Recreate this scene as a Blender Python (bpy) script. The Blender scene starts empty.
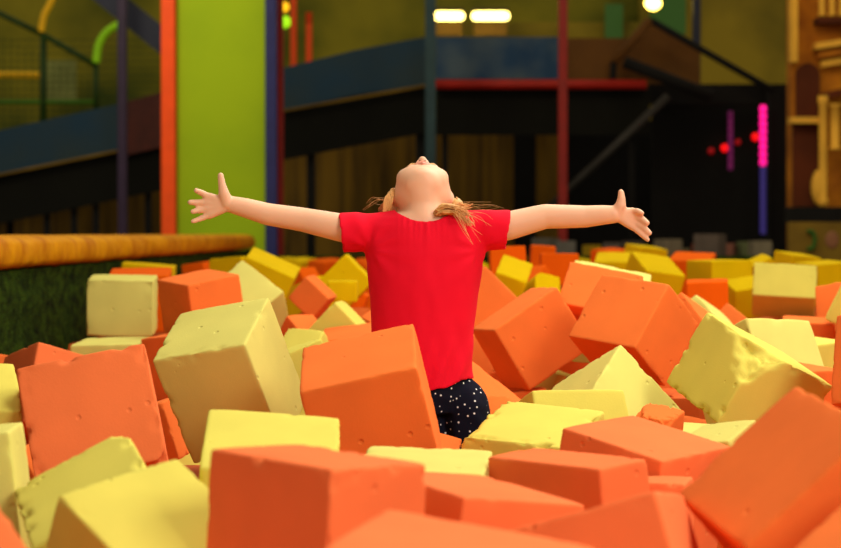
import bpy, bmesh, math, random
from mathutils import Vector, Matrix, Euler, noise

SC = bpy.context.scene
COL = SC.collection
R = math.radians

# ------------------------------------------------------------------ helpers
def tag(o, label=None, cat=None, group=None, kind=None):
    if label: o['label'] = label
    if cat: o['category'] = cat
    if group: o['group'] = group
    if kind: o['kind'] = kind
    return o

def link(name, me, mat=None, parent=None, smooth=False):
    o = bpy.data.objects.new(name, me)
    COL.objects.link(o)
    if mat: me.materials.append(mat)
    if parent: o.parent = parent
    if smooth:
        for p in me.polygons: p.use_smooth = True
    return o

def from_bm(name, bm, mat=None, parent=None, smooth=False):
    bmesh.ops.recalc_face_normals(bm, faces=bm.faces)
    me = bpy.data.meshes.new(name)
    bm.to_mesh(me); bm.free()
    return link(name, me, mat, parent, smooth)

def empty(name, loc, label, cat, group=None):
    o = bpy.data.objects.new(name, None)
    COL.objects.link(o)
    o.location = loc
    o.empty_display_size = .1
    return tag(o, label, cat, group)

def add_box(bm, c, s, rot=None, bev=0.0):
    r = bmesh.ops.create_cube(bm, size=1.0)
    vs = r['verts']
    M = Matrix.Translation(Vector(c)) @ (rot.to_4x4() if rot else Matrix.Identity(4)) @ Matrix.Diagonal((s[0], s[1], s[2], 1))
    bmesh.ops.transform(bm, matrix=M, verts=vs)
    if bev:
        es = list({e for v in vs for e in v.link_edges})
        bmesh.ops.bevel(bm, geom=es, offset=bev, segments=2, affect='EDGES', profile=.6)

def frame(d):
    d = d.normalized()
    a = Vector((0, 0, 1)) if abs(d.z) < .9 else Vector((1, 0, 0))
    u = d.cross(a).normalized()
    return u, d.cross(u).normalized()

def add_tube(bm, pts, rad, n=12, cap=True):
    """Tube along pts; rad is one radius or one per point."""
    pts = [Vector(p) for p in pts]
    if not hasattr(rad, '__len__'): rad = [rad] * len(pts)
    rings = []
    u = None
    for i, p in enumerate(pts):
        d = (pts[min(i + 1, len(pts) - 1)] - pts[max(i - 1, 0)]).normalized()
        if u is None: u, v = frame(d)
        else:
            u = (u - d * u.dot(d)).normalized(); v = d.cross(u)
        rings.append([bm.verts.new(p + (u * math.cos(2 * math.pi * k / n) + v * math.sin(2 * math.pi * k / n)) * rad[i]) for k in range(n)])
    for a, b in zip(rings, rings[1:]):
        for k in range(n):
            bm.faces.new((a[k], a[(k + 1) % n], b[(k + 1) % n], b[k]))
    if cap:
        bm.faces.new(rings[0][::-1]); bm.faces.new(rings[-1])

def add_ball(bm, c, r, rot=None, sub=3):
    res = bmesh.ops.create_icosphere(bm, subdivisions=sub, radius=1.0)
    if not hasattr(r, '__len__'): r = (r, r, r)
    M = Matrix.Translation(Vector(c)) @ (rot.to_4x4() if rot else Matrix.Identity(4)) @ Matrix.Diagonal((r[0], r[1], r[2], 1))
    bmesh.ops.transform(bm, matrix=M, verts=res['verts'])

def limb(bm, pts, rad, n=20, steps=6):
    """Tapered limb with round ends through pts."""
    P = [Vector(p) for p in pts]; q = []; rr = []
    for i in range(len(P) - 1):
        for k in range(steps):
            t = k / steps
            q.append(P[i].lerp(P[i + 1], t)); rr.append(rad[i] * (1 - t) + rad[i + 1] * t)
    q.append(P[-1]); rr.append(rad[-1])
    add_tube(bm, q, rr, n)
    for p, r in zip(P, rad): add_ball(bm, p, r, sub=3)

def loft(bm, rings, n=56):
    """rings: (center, half_x, half_y)"""
    rs = []
    for c, a, b in rings:
        rs.append([bm.verts.new((c[0] + a * math.cos(2 * math.pi * k / n), c[1] + b * math.sin(2 * math.pi * k / n), c[2])) for k in range(n)])
    for x, y in zip(rs, rs[1:]):
        for k in range(n): bm.faces.new((x[k], x[(k + 1) % n], y[(k + 1) % n], y[k]))
    bm.faces.new(rs[0][::-1]); bm.faces.new(rs[-1])

def remeshed(bm, voxel, smooth=4, fac=.5):
    """One continuous surface out of the closed shapes in bm."""
    bmesh.ops.recalc_face_normals(bm, faces=bm.faces)
    me = bpy.data.meshes.new('tmp'); bm.to_mesh(me); bm.free()
    o = bpy.data.objects.new('tmp', me); COL.objects.link(o)
    m = o.modifiers.new('r', 'REMESH'); m.mode = 'VOXEL'; m.voxel_size = voxel
    if smooth:
        s = o.modifiers.new('s', 'SMOOTH'); s.factor = fac; s.iterations = smooth
    dg = bpy.context.evaluated_depsgraph_get(); dg.update()
    out = bpy.data.meshes.new_from_object(o.evaluated_get(dg))
    bpy.data.objects.remove(o); bpy.data.meshes.remove(me)
    return out

# ------------------------------------------------------------------ materials
def srgb(r, g, b):
    f = lambda c: (c / 255 / 12.92) if c / 255 <= .04045 else ((c / 255 + .055) / 1.055) ** 2.4
    return (f(r), f(g), f(b), 1)

def mat(name, rgb, rough=.7, var=.0, scale=8, bump=0, bscale=60, metal=0, spec=.3, rgb2=None, stretch=None, sss=0):
    m = bpy.data.materials.new(name); m.use_nodes = True
    nt = m.node_tree; b = nt.nodes['Principled BSDF']
    b.inputs['Roughness'].default_value = rough
    b.inputs['Metallic'].default_value = metal
    b.inputs['Specular IOR Level'].default_value = spec
    c = srgb(*rgb); b.inputs['Base Color'].default_value = c
    if sss:
        b.inputs['Subsurface Weight'].default_value = sss
        b.inputs['Subsurface Radius'].default_value = (.02, .008, .004)
        b.inputs['Subsurface Scale'].default_value = .5
    tc = nt.nodes.new('ShaderNodeTexCoord')
    src = tc.outputs['Object']
    if stretch:
        mp = nt.nodes.new('ShaderNodeMapping'); mp.inputs['Scale'].default_value = stretch
        nt.links.new(src, mp.inputs['Vector']); src = mp.outputs['Vector']
    if var or rgb2:
        n = nt.nodes.new('ShaderNodeTexNoise'); n.inputs['Scale'].default_value = scale; n.inputs['Detail'].default_value = 4
        nt.links.new(src, n.inputs['Vector'])
        rp = nt.nodes.new('ShaderNodeValToRGB')
        c2 = srgb(*rgb2) if rgb2 else tuple(x * (1 - var) for x in c[:3]) + (1,)
        rp.color_ramp.elements[0].position = .35; rp.color_ramp.elements[1].position = .65
        rp.color_ramp.elements[0].color = c2; rp.color_ramp.elements[1].color = c
        nt.links.new(n.outputs['Fac'], rp.inputs['Fac']); nt.links.new(rp.outputs['Color'], b.inputs['Base Color'])
    if bump:
        n2 = nt.nodes.new('ShaderNodeTexNoise'); n2.inputs['Scale'].default_value = bscale; n2.inputs['Detail'].default_value = 5
        nt.links.new(src, n2.inputs['Vector'])
        bp = nt.nodes.new('ShaderNodeBump'); bp.inputs['Strength'].default_value = bump; bp.inputs['Distance'].default_value = .01
        nt.links.new(n2.outputs['Fac'], bp.inputs['Height']); nt.links.new(bp.outputs['Normal'], b.inputs['Normal'])
    return m

def foam_mat(name, rgb, var=.12):
    m = mat(name, rgb, rough=.95, var=var, scale=5, spec=.08)
    nt = m.node_tree; b = nt.nodes['Principled BSDF']; tc = nt.nodes['Texture Coordinate']
    # open-cell grain plus a few real little pits
    g = nt.nodes.new('ShaderNodeTexNoise'); g.inputs['Scale'].default_value = 260; g.inputs['Detail'].default_value = 3
    v = nt.nodes.new('ShaderNodeTexVoronoi'); v.inputs['Scale'].default_value = 17
    nt.links.new(tc.outputs['Object'], g.inputs['Vector']); nt.links.new(tc.outputs['Object'], v.inputs['Vector'])
    mr = nt.nodes.new('ShaderNodeMapRange'); mr.inputs['From Min'].default_value = .05; mr.inputs['From Max'].default_value = .11
    nt.links.new(v.outputs['Distance'], mr.inputs['Value'])
    ad = nt.nodes.new('ShaderNodeMath'); ad.operation = 'MULTIPLY_ADD'; ad.inputs[1].default_value = .12
    nt.links.new(g.outputs['Fac'], ad.inputs[0]); nt.links.new(mr.outputs['Result'], ad.inputs[2])
    bp = nt.nodes.new('ShaderNodeBump'); bp.inputs['Strength'].default_value = .45; bp.inputs['Distance'].default_value = .006
    nt.links.new(ad.outputs['Value'], bp.inputs['Height']); nt.links.new(bp.outputs['Normal'], b.inputs['Normal'])
    return m

def emit(name, rgb, s):
    m = bpy.data.materials.new(name); m.use_nodes = True
    b = m.node_tree.nodes['Principled BSDF']
    b.inputs['Base Color'].default_value = srgb(*rgb)
    b.inputs['Emission Color'].default_value = srgb(*rgb); b.inputs['Emission Strength'].default_value = s
    return m

# ------------------------------------------------------------------ camera
CAMZ = 1.3; F = 1978.0; CX, CY = 420.5, 274.0; TH = math.atan(40 / F)
cd = bpy.data.cameras.new('camera'); cam = bpy.data.objects.new('camera', cd); COL.objects.link(cam)
cam.location = (0, 0, CAMZ); cam.rotation_euler = (math.pi / 2 - TH, 0, 0)
cd.sensor_width = 36; cd.sensor_fit = 'HORIZONTAL'; cd.lens = F / 841 * 36
cd.dof.use_dof = True; cd.dof.focus_distance = 4.45; cd.dof.aperture_fstop = 4.8
cd.clip_end = 100
SC.camera = cam

def W(px, py, y):
    """Point of the place at distance y that the photo shows at (px, py)."""
    a = (px - CX) / F; b = -(py - CY) / F
    d = Vector((a, math.cos(TH) + b * math.sin(TH), -math.sin(TH) + b * math.cos(TH)))
    return Vector((0, 0, CAMZ)) + d * (y / d.y)

# ------------------------------------------------------------------ foam blocks
MF = {
    'o': foam_mat('orange_foam', (244, 121, 54)),
    'o2': foam_mat('coral_orange_foam', (247, 124, 70)),
    'od': foam_mat('far_dimmed_orange_foam', (236, 96, 6)),  # distant foam, with the dimmer light back there put into the orange
    'y': foam_mat('yellow_foam', (224, 211, 96)),
    'yp': foam_mat('pale_yellow_foam', (221, 212, 114)),
    'yd': foam_mat('far_dimmed_yellow_foam', (224, 188, 2)),  # same foam far off, its dimmer light put into the yellow
}

def foam_mesh(s, seed, n=12, nib=.5, cuts=()):
    h = [x / 2 for x in s]
    r = .0042
    def axis(i):
        a = h[i]
        t = [-a, -a + r * .35, -a + r, -a + 2.2 * r]
        t += [-a + 2.2 * r + (2 * a - 4.4 * r) * k / n for k in range(1, n)]
        return t + [a - 2.2 * r, a - r, a - r * .35, a]
    ax = [axis(i) for i in range(3)]
    bm = bmesh.new(); vd = {}
    N = [len(a) - 1 for a in ax]
    def V(i, j, k):
        key = (i, j, k)
        if key not in vd: vd[key] = bm.verts.new((ax[0][i], ax[1][j], ax[2][k]))
        return vd[key]
    for f in range(3):
        a, b = [(1, 2), (2, 0), (0, 1)][f]
        for side in (0, N[f]):
            for i in range(N[a]):
                for j in range(N[b]):
                    q = []
                    for (di, dj) in ((0, 0), (1, 0), (1, 1), (0, 1)):
                        idx = [0, 0, 0]; idx[f] = side; idx[a] = i + di; idx[b] = j + dj
                        q.append(V(*idx))
                    bm.faces.new(q if side else q[::-1])
    off = Vector((seed * 3.7 % 50, seed * 7.3 % 50, seed * 1.9 % 50))
    for v in bm.verts:
        p = v.co
        q = Vector([max(-h[i] + r, min(h[i] - r, p[i])) for i in range(3)])
        w = p - q
        nrm = w.normalized() if w.length > 1e-7 else Vector((0, 0, 0))
        c = q + nrm * r
        dist = sorted(h[i] - abs(p[i]) for i in range(3))
        e = math.exp(-(dist[1] / .011) ** 2)
        ce = math.exp(-((dist[1] + dist[2]) / .022) ** 2)
        if e > .02 and nib:
            f = noise.noise(p * 30 + off) + .7 * noise.noise(p * 80 + off)
            dep = max(0, f - .18) * .022 * nib * e + ce * .002
            inn = Vector([-(1 if p[i] > 0 else -1) if h[i] - abs(p[i]) < .02 else 0 for i in range(3)])
            if inn.length: c += inn.normalized() * dep
        c += nrm * (noise.noise(p * 7 + off) * .0012)
        for (cs, dpt) in cuts:                       # torn-off corners and edges
            nn = Vector(cs).normalized()
            lim = sum(abs(nn[i]) * h[i] for i in range(3)) - dpt + .012 * noise.noise(p * 20 + off) + .006 * noise.noise(p * 60 + off)
            t = c.dot(nn) - lim
            if t > 0: c -= nn * t
        v.co = c
    bmesh.ops.recalc_face_normals(bm, faces=bm.faces)
    me = bpy.data.meshes.new('foam_block'); bm.to_mesh(me); bm.free()
    for p in me.polygons: p.use_smooth = True
    return me

BLOCKS = [
    ('o2', (-0.6451, 3.937, 0.9085), (-0.4002, -0.1946, 0.1411), (0.254, 0.2357, 0.2424), 24, 1.0, [((1, -0.3, -1), 0.018)], 'orange foam block leaning back with broad square face, left of the big pale yellow block'),
    ('yp', (-0.4138, 4.322, 0.9798), (0.4778, -0.18, -0.2966), (0.2171, 0.2113, 0.2682), 24, 0.7, [], 'big pale yellow foam block with three faces showing, between two large orange blocks'),
    ('o', (-0.0974, 3.993, 0.9389), (0.337, -0.2211, -0.0416), (0.2357, 0.2375, 0.2528), 24, 0.3, [], 'large orange foam block directly in front of the girl, tipped towards the camera'),
    ('o2', (-0.1428, 2.626, 0.8876), (-0.0365, 0.025, -0.8107), (0.2511, 0.1675, 0.2348), 24, 1.2, [], 'largest orange foam block at the bottom edge, darker left face and crumbled top edge'),
    ('y', (-0.2573, 3.32, 0.8444), (0.316, 0.0737, 0.0655), (0.2263, 0.2395, 0.2351), 24, 0.9, [], 'pale yellow foam block standing up behind the big bottom-edge orange block'),
    ('y', (-0.3859, 2.779, 0.8096), (0.199, 0.5524, -0.6752), (0.214, 0.2108, 0.2275), 24, 0.3, [], 'yellow foam block with shadowed left face at the bottom, left of the big orange block'),
    ('y', (-0.4792, 3.083, 0.8136), (-1.335, -0.4847, 0.1954), (0.2036, 0.2284, 0.2704), 24, 1.0, [((1, -0.2, 1), 0.03), ((-1, -0.2, 1), 0.012)], 'yellow foam block with ragged torn top edge, in front of the leaning orange block'),
    ('o2', (-0.606, 2.333, 0.8574), (0.8065, -0.3143, 0.6301), (0.2347, 0.2455, 0.2354), 24, 0.3, [], 'orange foam block cut off by the bottom left corner of the picture'),
    ('yp', (-0.7744, 3.264, 0.8536), (-0.0241, -0.0976, 0.1041), (0.2347, 0.2346, 0.2345), 24, 0.3, [], 'pale yellow foam block at left edge with shadowed right side, lower one of two'),
    ('y', (-0.9328, 3.973, 0.8868), (0.3436, 0.0204, 0.2732), (0.235, 0.237, 0.235), 24, 0.3, [], 'yellow foam block at the left edge touching the leaning orange block, upper one of two'),
    ('o2', (-1.058, 5.653, 0.8291), (-0.2409, 0.2997, 0.5717), (0.235, 0.2305, 0.235), 12, 0.3, [], 'dark orange foam block peeping over the leaning orange block by the green wall'),
    ('yp', (-1.112, 7.378, 1.035), (0.0719, 0.0176, 0.0631), (0.2429, 0.2338, 0.208), 7, 1.4, [((-1, -0.6, 1), 0.012)], 'upright yellow foam block with nibbled left edge against the dark green pit wall'),
    ('yp', (-0.9831, 6.354, 0.8401), (0.0406, -0.0228, -0.035), (0.2302, 0.2547, 0.2347), 12, 0.3, [], 'flat yellow foam block lying just below the upright yellow block by the green wall'),
    ('o', (-0.715, 6.483, 1.045), (0.0644, -0.1845, 0.5721), (0.1903, 0.2285, 0.2348), 12, 0.3, [], 'orange foam block beside the upright yellow block, two side faces and flat top showing'),
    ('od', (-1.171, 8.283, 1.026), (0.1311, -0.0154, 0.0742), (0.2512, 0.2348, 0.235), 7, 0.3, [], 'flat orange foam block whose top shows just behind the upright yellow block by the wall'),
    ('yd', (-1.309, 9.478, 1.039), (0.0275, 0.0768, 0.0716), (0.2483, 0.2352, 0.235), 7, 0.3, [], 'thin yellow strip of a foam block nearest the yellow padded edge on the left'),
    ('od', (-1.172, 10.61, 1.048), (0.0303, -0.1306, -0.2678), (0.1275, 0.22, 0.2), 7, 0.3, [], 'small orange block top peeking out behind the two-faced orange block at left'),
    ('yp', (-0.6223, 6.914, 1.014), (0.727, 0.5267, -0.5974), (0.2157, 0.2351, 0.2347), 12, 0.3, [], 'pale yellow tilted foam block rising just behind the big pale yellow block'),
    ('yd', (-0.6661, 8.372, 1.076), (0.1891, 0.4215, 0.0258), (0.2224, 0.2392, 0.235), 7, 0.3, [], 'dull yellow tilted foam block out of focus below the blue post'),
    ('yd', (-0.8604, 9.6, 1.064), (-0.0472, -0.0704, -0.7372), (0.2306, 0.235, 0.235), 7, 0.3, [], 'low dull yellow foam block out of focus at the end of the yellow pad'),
    ('o', (-0.4066, 7.461, 1.062), (0.0915, 0.7326, -0.2308), (0.1252, 0.1, 0.111), 7, 0.3, [], "dark orange foam block standing on its corner left of the girl's waist"),
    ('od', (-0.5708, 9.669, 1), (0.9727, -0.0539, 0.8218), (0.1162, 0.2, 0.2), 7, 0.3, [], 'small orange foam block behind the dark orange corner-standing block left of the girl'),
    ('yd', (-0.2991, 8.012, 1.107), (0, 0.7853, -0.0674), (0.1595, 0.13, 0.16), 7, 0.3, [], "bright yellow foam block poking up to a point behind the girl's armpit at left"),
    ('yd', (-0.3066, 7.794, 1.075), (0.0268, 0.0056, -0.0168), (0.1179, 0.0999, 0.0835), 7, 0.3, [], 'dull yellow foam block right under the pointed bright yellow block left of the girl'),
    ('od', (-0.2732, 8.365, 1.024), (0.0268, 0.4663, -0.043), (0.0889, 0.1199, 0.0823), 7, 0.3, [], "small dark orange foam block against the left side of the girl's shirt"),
    ('y', (-0.264, 6.576, 0.978), (0.0309, 0.788, -0.1417), (0.1493, 0.1472, 0.1329), 12, 0.3, [], 'small yellow foam block forming a point low between orange blocks left of the girl'),
    ('o', (-0.3836, 6.735, 0.8709), (0.6448, -0.0208, 0.7356), (0.1167, 0.2508, 0.1996), 12, 0.3, [], 'small flat orange foam block right of the pale tilted yellow block, left of the girl'),
    ('o', (-0.2021, 6.394, 0.8723), (0.1529, -0.1154, -0.013), (0.203, 0.2122, 0.2349), 12, 0.3, [], "orange foam block seen just over the top edge of the girl's front block"),
    ('y', (-0.3611, 6.157, 0.8645), (0.8059, 0.0495, -0.4722), (0.1325, 0.2002, 0.1999), 12, 0.3, [], 'small pale yellow block top beside the right face of the big pale yellow block'),
    ('y', (-0.3586, 5.234, 0.8448), (0.3662, -0.1575, -1.087), (0.1971, 0.26, 0.26), 12, 0.3, [], "yellow foam block wedged between the big pale yellow block and the girl's front orange block"),
    ('o', (0.332, 5.945, 0.9872), (-0.037, -0.5545, 0.3747), (0.2403, 0.191, 0.213), 12, 0.3, [], 'orange foam block tilted on its edge just right of the girl, narrow tan top strip'),
    ('o', (0.6022, 5.591, 1.029), (-0.6477, 0.102, -0.7776), (0.2426, 0.1937, 0.2181), 12, 0.3, [], 'large orange foam block tilted to the right behind the pale yellow wedge-shaped block'),
    ('o', (0.5468, 6.005, 1.107), (0.95, 0.195, -0.2125), (0.2304, 0.1566, 0.0979), 12, 0.3, [((-1, -0.4, 1), 0.008)], 'flat-faced orange foam block rising behind the large tilted orange block at right'),
    ('yp', (0.4322, 4.692, 0.8404), (-0.9545, -0.4734, -0.826), (0.2451, 0.235, 0.2324), 24, 0.3, [], 'pale yellow foam block with its corner up, below the two tilted orange blocks'),
    ('y', (0.7467, 4.503, 0.9572), (-0.4339, 0.3035, -1.189), (0.248, 0.2302, 0.1912), 24, 1.1, [((0.55, -1, 0.75), 0.055), ((1, -0.6, -0.2), 0.006)], 'large yellow foam block with a torn-out chunk on its corner, right side of pit'),
    ('o', (0.5483, 2.693, 0.9059), (0.7419, 0.1319, -1.369), (0.267, 0.2307, 0.2358), 24, 0.3, [], 'large orange foam block tilted in the lower right foreground, broad plain face'),
    ('o', (0.6225, 2.355, 0.8679), (0.4758, -0.1585, -0.982), (0.2347, 0.2418, 0.2351), 24, 0.3, [], 'orange foam block in the bottom right corner leaning on the broad plain orange one'),
    ('o', (1.052, 4.249, 1.006), (-0.3777, -0.1483, -0.7148), (0.2408, 0.2345, 0.2059), 24, 0.3, [], 'orange foam block cut off by the right edge above the lower right foreground block'),
    ('o2', (0.2537, 2.64, 0.8101), (-0.1495, -0.2977, -0.254), (0.2349, 0.2266, 0.2351), 24, 0.3, [], 'dark orange foam block at the bottom, left of the broad tilted foreground block'),
    ('o2', (0.0357, 2.185, 0.838), (0.0531, 0.1415, -0.2769), (0.2565, 0.234, 0.2351), 24, 0.3, [], 'bright orange foam block top nearest the camera at the bottom middle'),
    ('o2', (0.0646, 2.909, 0.8128), (0.0803, 0.1282, 0.6486), (0.231, 0.2365, 0.235), 24, 0.3, [], 'flat-topped orange foam block right of the largest bottom-edge orange block'),
    ('o2', (0.2475, 3.265, 0.832), (0.0935, -0.0219, -0.9409), (0.2905, 0.104, 0.1985), 24, 0.3, [], 'orange foam block with long dark front face, right of the flat yellow block end'),
    ('o2', (0.406, 3.671, 0.8103), (0.0449, 0.1952, -0.7429), (0.2337, 0.2187, 0.235), 24, 0.3, [], 'orange foam block with wide diamond-shaped top left of the lower right foreground block'),
    ('o2', (0.4185, 3.421, 0.8002), (-0.0331, -0.0005, -0.2344), (0.0957, 0.1501, 0.15), 24, 0.3, [], 'thin orange strip of a block between the diamond-topped and the bottom dark orange blocks'),
    ('y', (0.2363, 4.054, 0.8006), (0.242, 0.0614, -0.4509), (0.2232, 0.2324, 0.235), 24, 1.8, [((-1, -0.1, 1), 0.014)], "flat yellow foam block with ragged left edge in front of the girl's dotted trousers"),
    ('y', (0.3183, 4.372, 0.8061), (1.163, 0.0244, 0.4009), (0.2271, 0.2346, 0.2344), 24, 0.3, [], 'yellow foam block with straight top edge below the corner-up pale yellow block'),
    ('yp', (0.0047, 3.409, 0.7952), (0.0609, 0.0299, -0.0989), (0.2206, 0.2354, 0.235), 24, 0.3, [], "low yellow foam block lying across the middle in front of the girl's front orange block"),
    ('y', (0.0793, 4.828, 0.7045), (0.3615, 0.1706, -0.0527), (0.2313, 0.212, 0.2355), 24, 0.3, [], "yellow foam block showing between the girl's trouser legs"),
    ('o', (-0.0331, 4.262, 0.791), (0.2487, 0.2385, -0.0913), (0.2056, 0.1498, 0.15), 24, 0.3, [], "small orange piece of a foam block at the foot of the girl's front orange block"),
    ('o', (0.1194, 5.054, 0.7976), (0.5607, 0.631, 0.422), (0.2297, 0.2351, 0.235), 12, 0.3, [], "orange foam block sloping down right behind the girl's dotted trousers"),
    ('o', (0.1772, 4.615, 0.8015), (0.9418, 0.0251, 0.3562), (0.0708, 0.1998, 0.1428), 24, 0.3, [], "small orange foam block touching the girl's right-hand trouser leg, behind the flat yellow one"),
    ('o', (0.2244, 7.038, 1.011), (-0.0468, 0.7768, 0.0318), (0.2489, 0.15, 0.2485), 7, 0.3, [], "orange foam block standing on its corner right behind the girl's side"),
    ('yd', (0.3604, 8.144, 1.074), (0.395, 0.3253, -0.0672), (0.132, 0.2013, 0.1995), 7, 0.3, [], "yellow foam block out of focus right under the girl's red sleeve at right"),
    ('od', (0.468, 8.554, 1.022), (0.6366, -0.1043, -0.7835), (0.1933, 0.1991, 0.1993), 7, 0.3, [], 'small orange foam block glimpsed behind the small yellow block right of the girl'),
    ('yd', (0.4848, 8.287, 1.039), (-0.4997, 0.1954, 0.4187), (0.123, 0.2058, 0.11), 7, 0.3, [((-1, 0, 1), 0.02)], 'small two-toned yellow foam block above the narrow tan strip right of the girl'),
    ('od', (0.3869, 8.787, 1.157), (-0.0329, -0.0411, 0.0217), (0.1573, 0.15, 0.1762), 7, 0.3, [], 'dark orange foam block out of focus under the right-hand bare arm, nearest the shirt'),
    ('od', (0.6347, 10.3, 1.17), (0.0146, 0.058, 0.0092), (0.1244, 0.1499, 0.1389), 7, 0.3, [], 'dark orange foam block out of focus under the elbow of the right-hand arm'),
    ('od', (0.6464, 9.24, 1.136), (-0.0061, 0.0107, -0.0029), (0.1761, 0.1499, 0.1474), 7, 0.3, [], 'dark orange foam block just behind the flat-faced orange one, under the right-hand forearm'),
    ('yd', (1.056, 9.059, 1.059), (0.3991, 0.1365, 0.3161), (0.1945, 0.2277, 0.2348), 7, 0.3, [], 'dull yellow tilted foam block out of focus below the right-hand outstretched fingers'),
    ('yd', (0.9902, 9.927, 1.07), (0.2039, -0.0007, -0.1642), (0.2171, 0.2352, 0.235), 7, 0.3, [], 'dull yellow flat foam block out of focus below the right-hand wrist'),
    ('yp', (0.5778, 6.225, 1.042), (0.489, 0.1918, -0.0808), (0.247, 0.2328, 0.2345), 12, 0.3, [], 'thin yellow strip of a block along the top of the flat-faced orange block'),
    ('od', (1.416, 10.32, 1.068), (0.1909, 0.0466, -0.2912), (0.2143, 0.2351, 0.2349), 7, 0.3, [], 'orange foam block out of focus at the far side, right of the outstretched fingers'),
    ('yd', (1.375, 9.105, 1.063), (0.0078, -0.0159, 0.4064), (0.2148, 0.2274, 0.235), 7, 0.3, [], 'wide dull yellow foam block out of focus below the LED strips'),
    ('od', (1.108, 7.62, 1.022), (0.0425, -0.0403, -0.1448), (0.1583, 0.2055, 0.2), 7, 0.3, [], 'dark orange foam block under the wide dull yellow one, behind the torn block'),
    ('o', (0.8214, 6.048, 0.9302), (0.7738, 0.3692, 0.9426), (0.2312, 0.235, 0.235), 12, 0.3, [], 'orange foam block between the large tilted orange block and the torn yellow block'),
    ('yp', (0.9261, 6.458, 0.9459), (0.6343, 0.4109, 0.8088), (0.167, 0.2, 0.2), 12, 0.3, [], "narrow pale yellow block edge just above the torn yellow block's top corner"),
    ('o', (1.1, 6.956, 0.909), (0.5394, 0.5228, 0.8345), (0.1279, 0.2, 0.2), 12, 0.3, [], 'small orange foam block behind the torn yellow block, left of the square yellow one'),
    ('y', (1.541, 8.378, 1.059), (1.089, 0.0527, -0.1801), (0.2616, 0.1549, 0.2094), 7, 0.3, [], 'bright square yellow foam block with shadowed lower face, far right back'),
    ('yd', (1.464, 8.842, 1.015), (0.3756, -0.1381, 0.2854), (0.1916, 0.1301, 0.151), 7, 0.3, [], 'dull yellow foam block under the left side of the far-right square yellow block'),
    ('yd', (1.718, 9.92, 1.104), (0.1445, -0.4213, 0.0821), (0.1089, 0.1501, 0.15), 7, 0.3, [], 'small yellow tip of a block above the far-right square yellow block'),
    ('o', (1.269, 6.478, 0.9603), (0.0643, 0.0409, -0.1574), (0.1636, 0.2006, 0.12), 12, 0.3, [], 'flat orange foam block lying under the far-right square yellow block'),
    ('yp', (0.869, 5.05, 0.9295), (1.118, 0.0529, 0.6238), (0.2304, 0.235, 0.2349), 12, 0.3, [], 'yellow foam block with tilted flat face directly behind the torn yellow block'),
    ('y', (1.042, 5.44, 0.9119), (0.0715, -0.0233, 0.7586), (0.1773, 0.2, 0.2), 12, 0.3, [], 'small yellow block corner right of the flat-faced block behind the torn one'),
    ('o', (0.8727, 4.727, 0.8907), (0.1198, 0.0418, 0.9218), (0.1777, 0.2, 0.2), 24, 0.3, [], "small orange block corner just above the torn yellow block's right tip"),
    ('o', (1.45, 6.682, 1.035), (-0.3551, -0.2069, -0.5626), (0.1786, 0.15, 0.1766), 12, 0.3, [], 'orange foam block right of the far-right square yellow block'),
    ('y', (1.417, 6.281, 1.084), (0.0654, 0.4615, -0.1957), (0.1847, 0.1997, 0.1997), 12, 0.3, [], 'yellow foam block cut off by the right edge with a slanting left side'),
    ('o', (0.4997, 4.183, 0.8769), (0.1838, 0.1967, -0.4637), (0.0831, 0.1005, 0.1001), 24, 1.6, [((1, -0.5, 1), 0.02), ((-1, -0.5, 1), 0.02)], "crumpled small orange foam block under the torn yellow block's left corner"),
    ('yp', (0.5889, 4.295, 0.8173), (0.2608, 0.0663, 0.0225), (0.1369, 0.1, 0.12), 24, 0.3, [], 'small flat yellow block piece right behind the diamond-topped orange block'),
    ('yp', (0.5784, 3.75, 0.8686), (0.349, -0.1529, -0.7777), (0.1283, 0.1049, 0.12), 24, 0.3, [], 'flat yellow foam block lying under the torn yellow block beside the foreground orange one'),
    ('o', (-0.6205, 4.664, 0.8294), (0.0431, -0.292, -0.1434), (0.1, 0.12, 0.1415), 24, 0.3, [], 'dark orange foam block squeezed between the leaning orange and big pale yellow blocks'),
    ('o', (-0.7462, 6.239, 0.8906), (0.1219, -0.0991, -0.7483), (0.1474, 0.2, 0.2), 12, 0.3, [], 'tiny orange piece of a block below the flat yellow one by the green wall'),
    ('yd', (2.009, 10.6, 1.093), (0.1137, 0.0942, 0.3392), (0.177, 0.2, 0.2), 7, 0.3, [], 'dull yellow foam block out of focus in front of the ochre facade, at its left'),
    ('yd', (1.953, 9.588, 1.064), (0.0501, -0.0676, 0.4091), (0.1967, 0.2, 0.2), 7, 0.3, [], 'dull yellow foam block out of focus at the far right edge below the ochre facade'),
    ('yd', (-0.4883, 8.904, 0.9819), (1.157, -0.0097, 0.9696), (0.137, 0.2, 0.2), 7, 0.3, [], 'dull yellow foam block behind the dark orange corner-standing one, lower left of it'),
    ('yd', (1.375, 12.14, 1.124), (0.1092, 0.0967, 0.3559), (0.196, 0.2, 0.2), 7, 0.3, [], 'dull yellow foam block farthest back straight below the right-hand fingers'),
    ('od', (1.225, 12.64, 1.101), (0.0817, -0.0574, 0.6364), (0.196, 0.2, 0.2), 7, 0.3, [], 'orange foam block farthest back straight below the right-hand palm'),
    ('o', (0.2924, 5.931, 0.7394), (-0.0512, -0.1547, 0.0961), (0.1802, 0.1519, 0.1754), 8, 0.5, [], 'dark orange block gap-filler below the tilted edge-standing orange block right of the girl'),
    ('o', (-0.0589, 7.305, 0.9113), (0.4755, 0.3746, -0.6745), (0.2201, 0.2333, 0.2341), 8, 0.5, [], "orange foam block hidden behind the girl's waist"),
    ('yd', (0.3584, 14.52, 0.9862), (0.4378, 0.3959, -0.3731), (0.202, 0.2144, 0.2), 8, 0.5, [], "yellow foam block far behind the girl's right-hand side, below the sleeve"),
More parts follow.
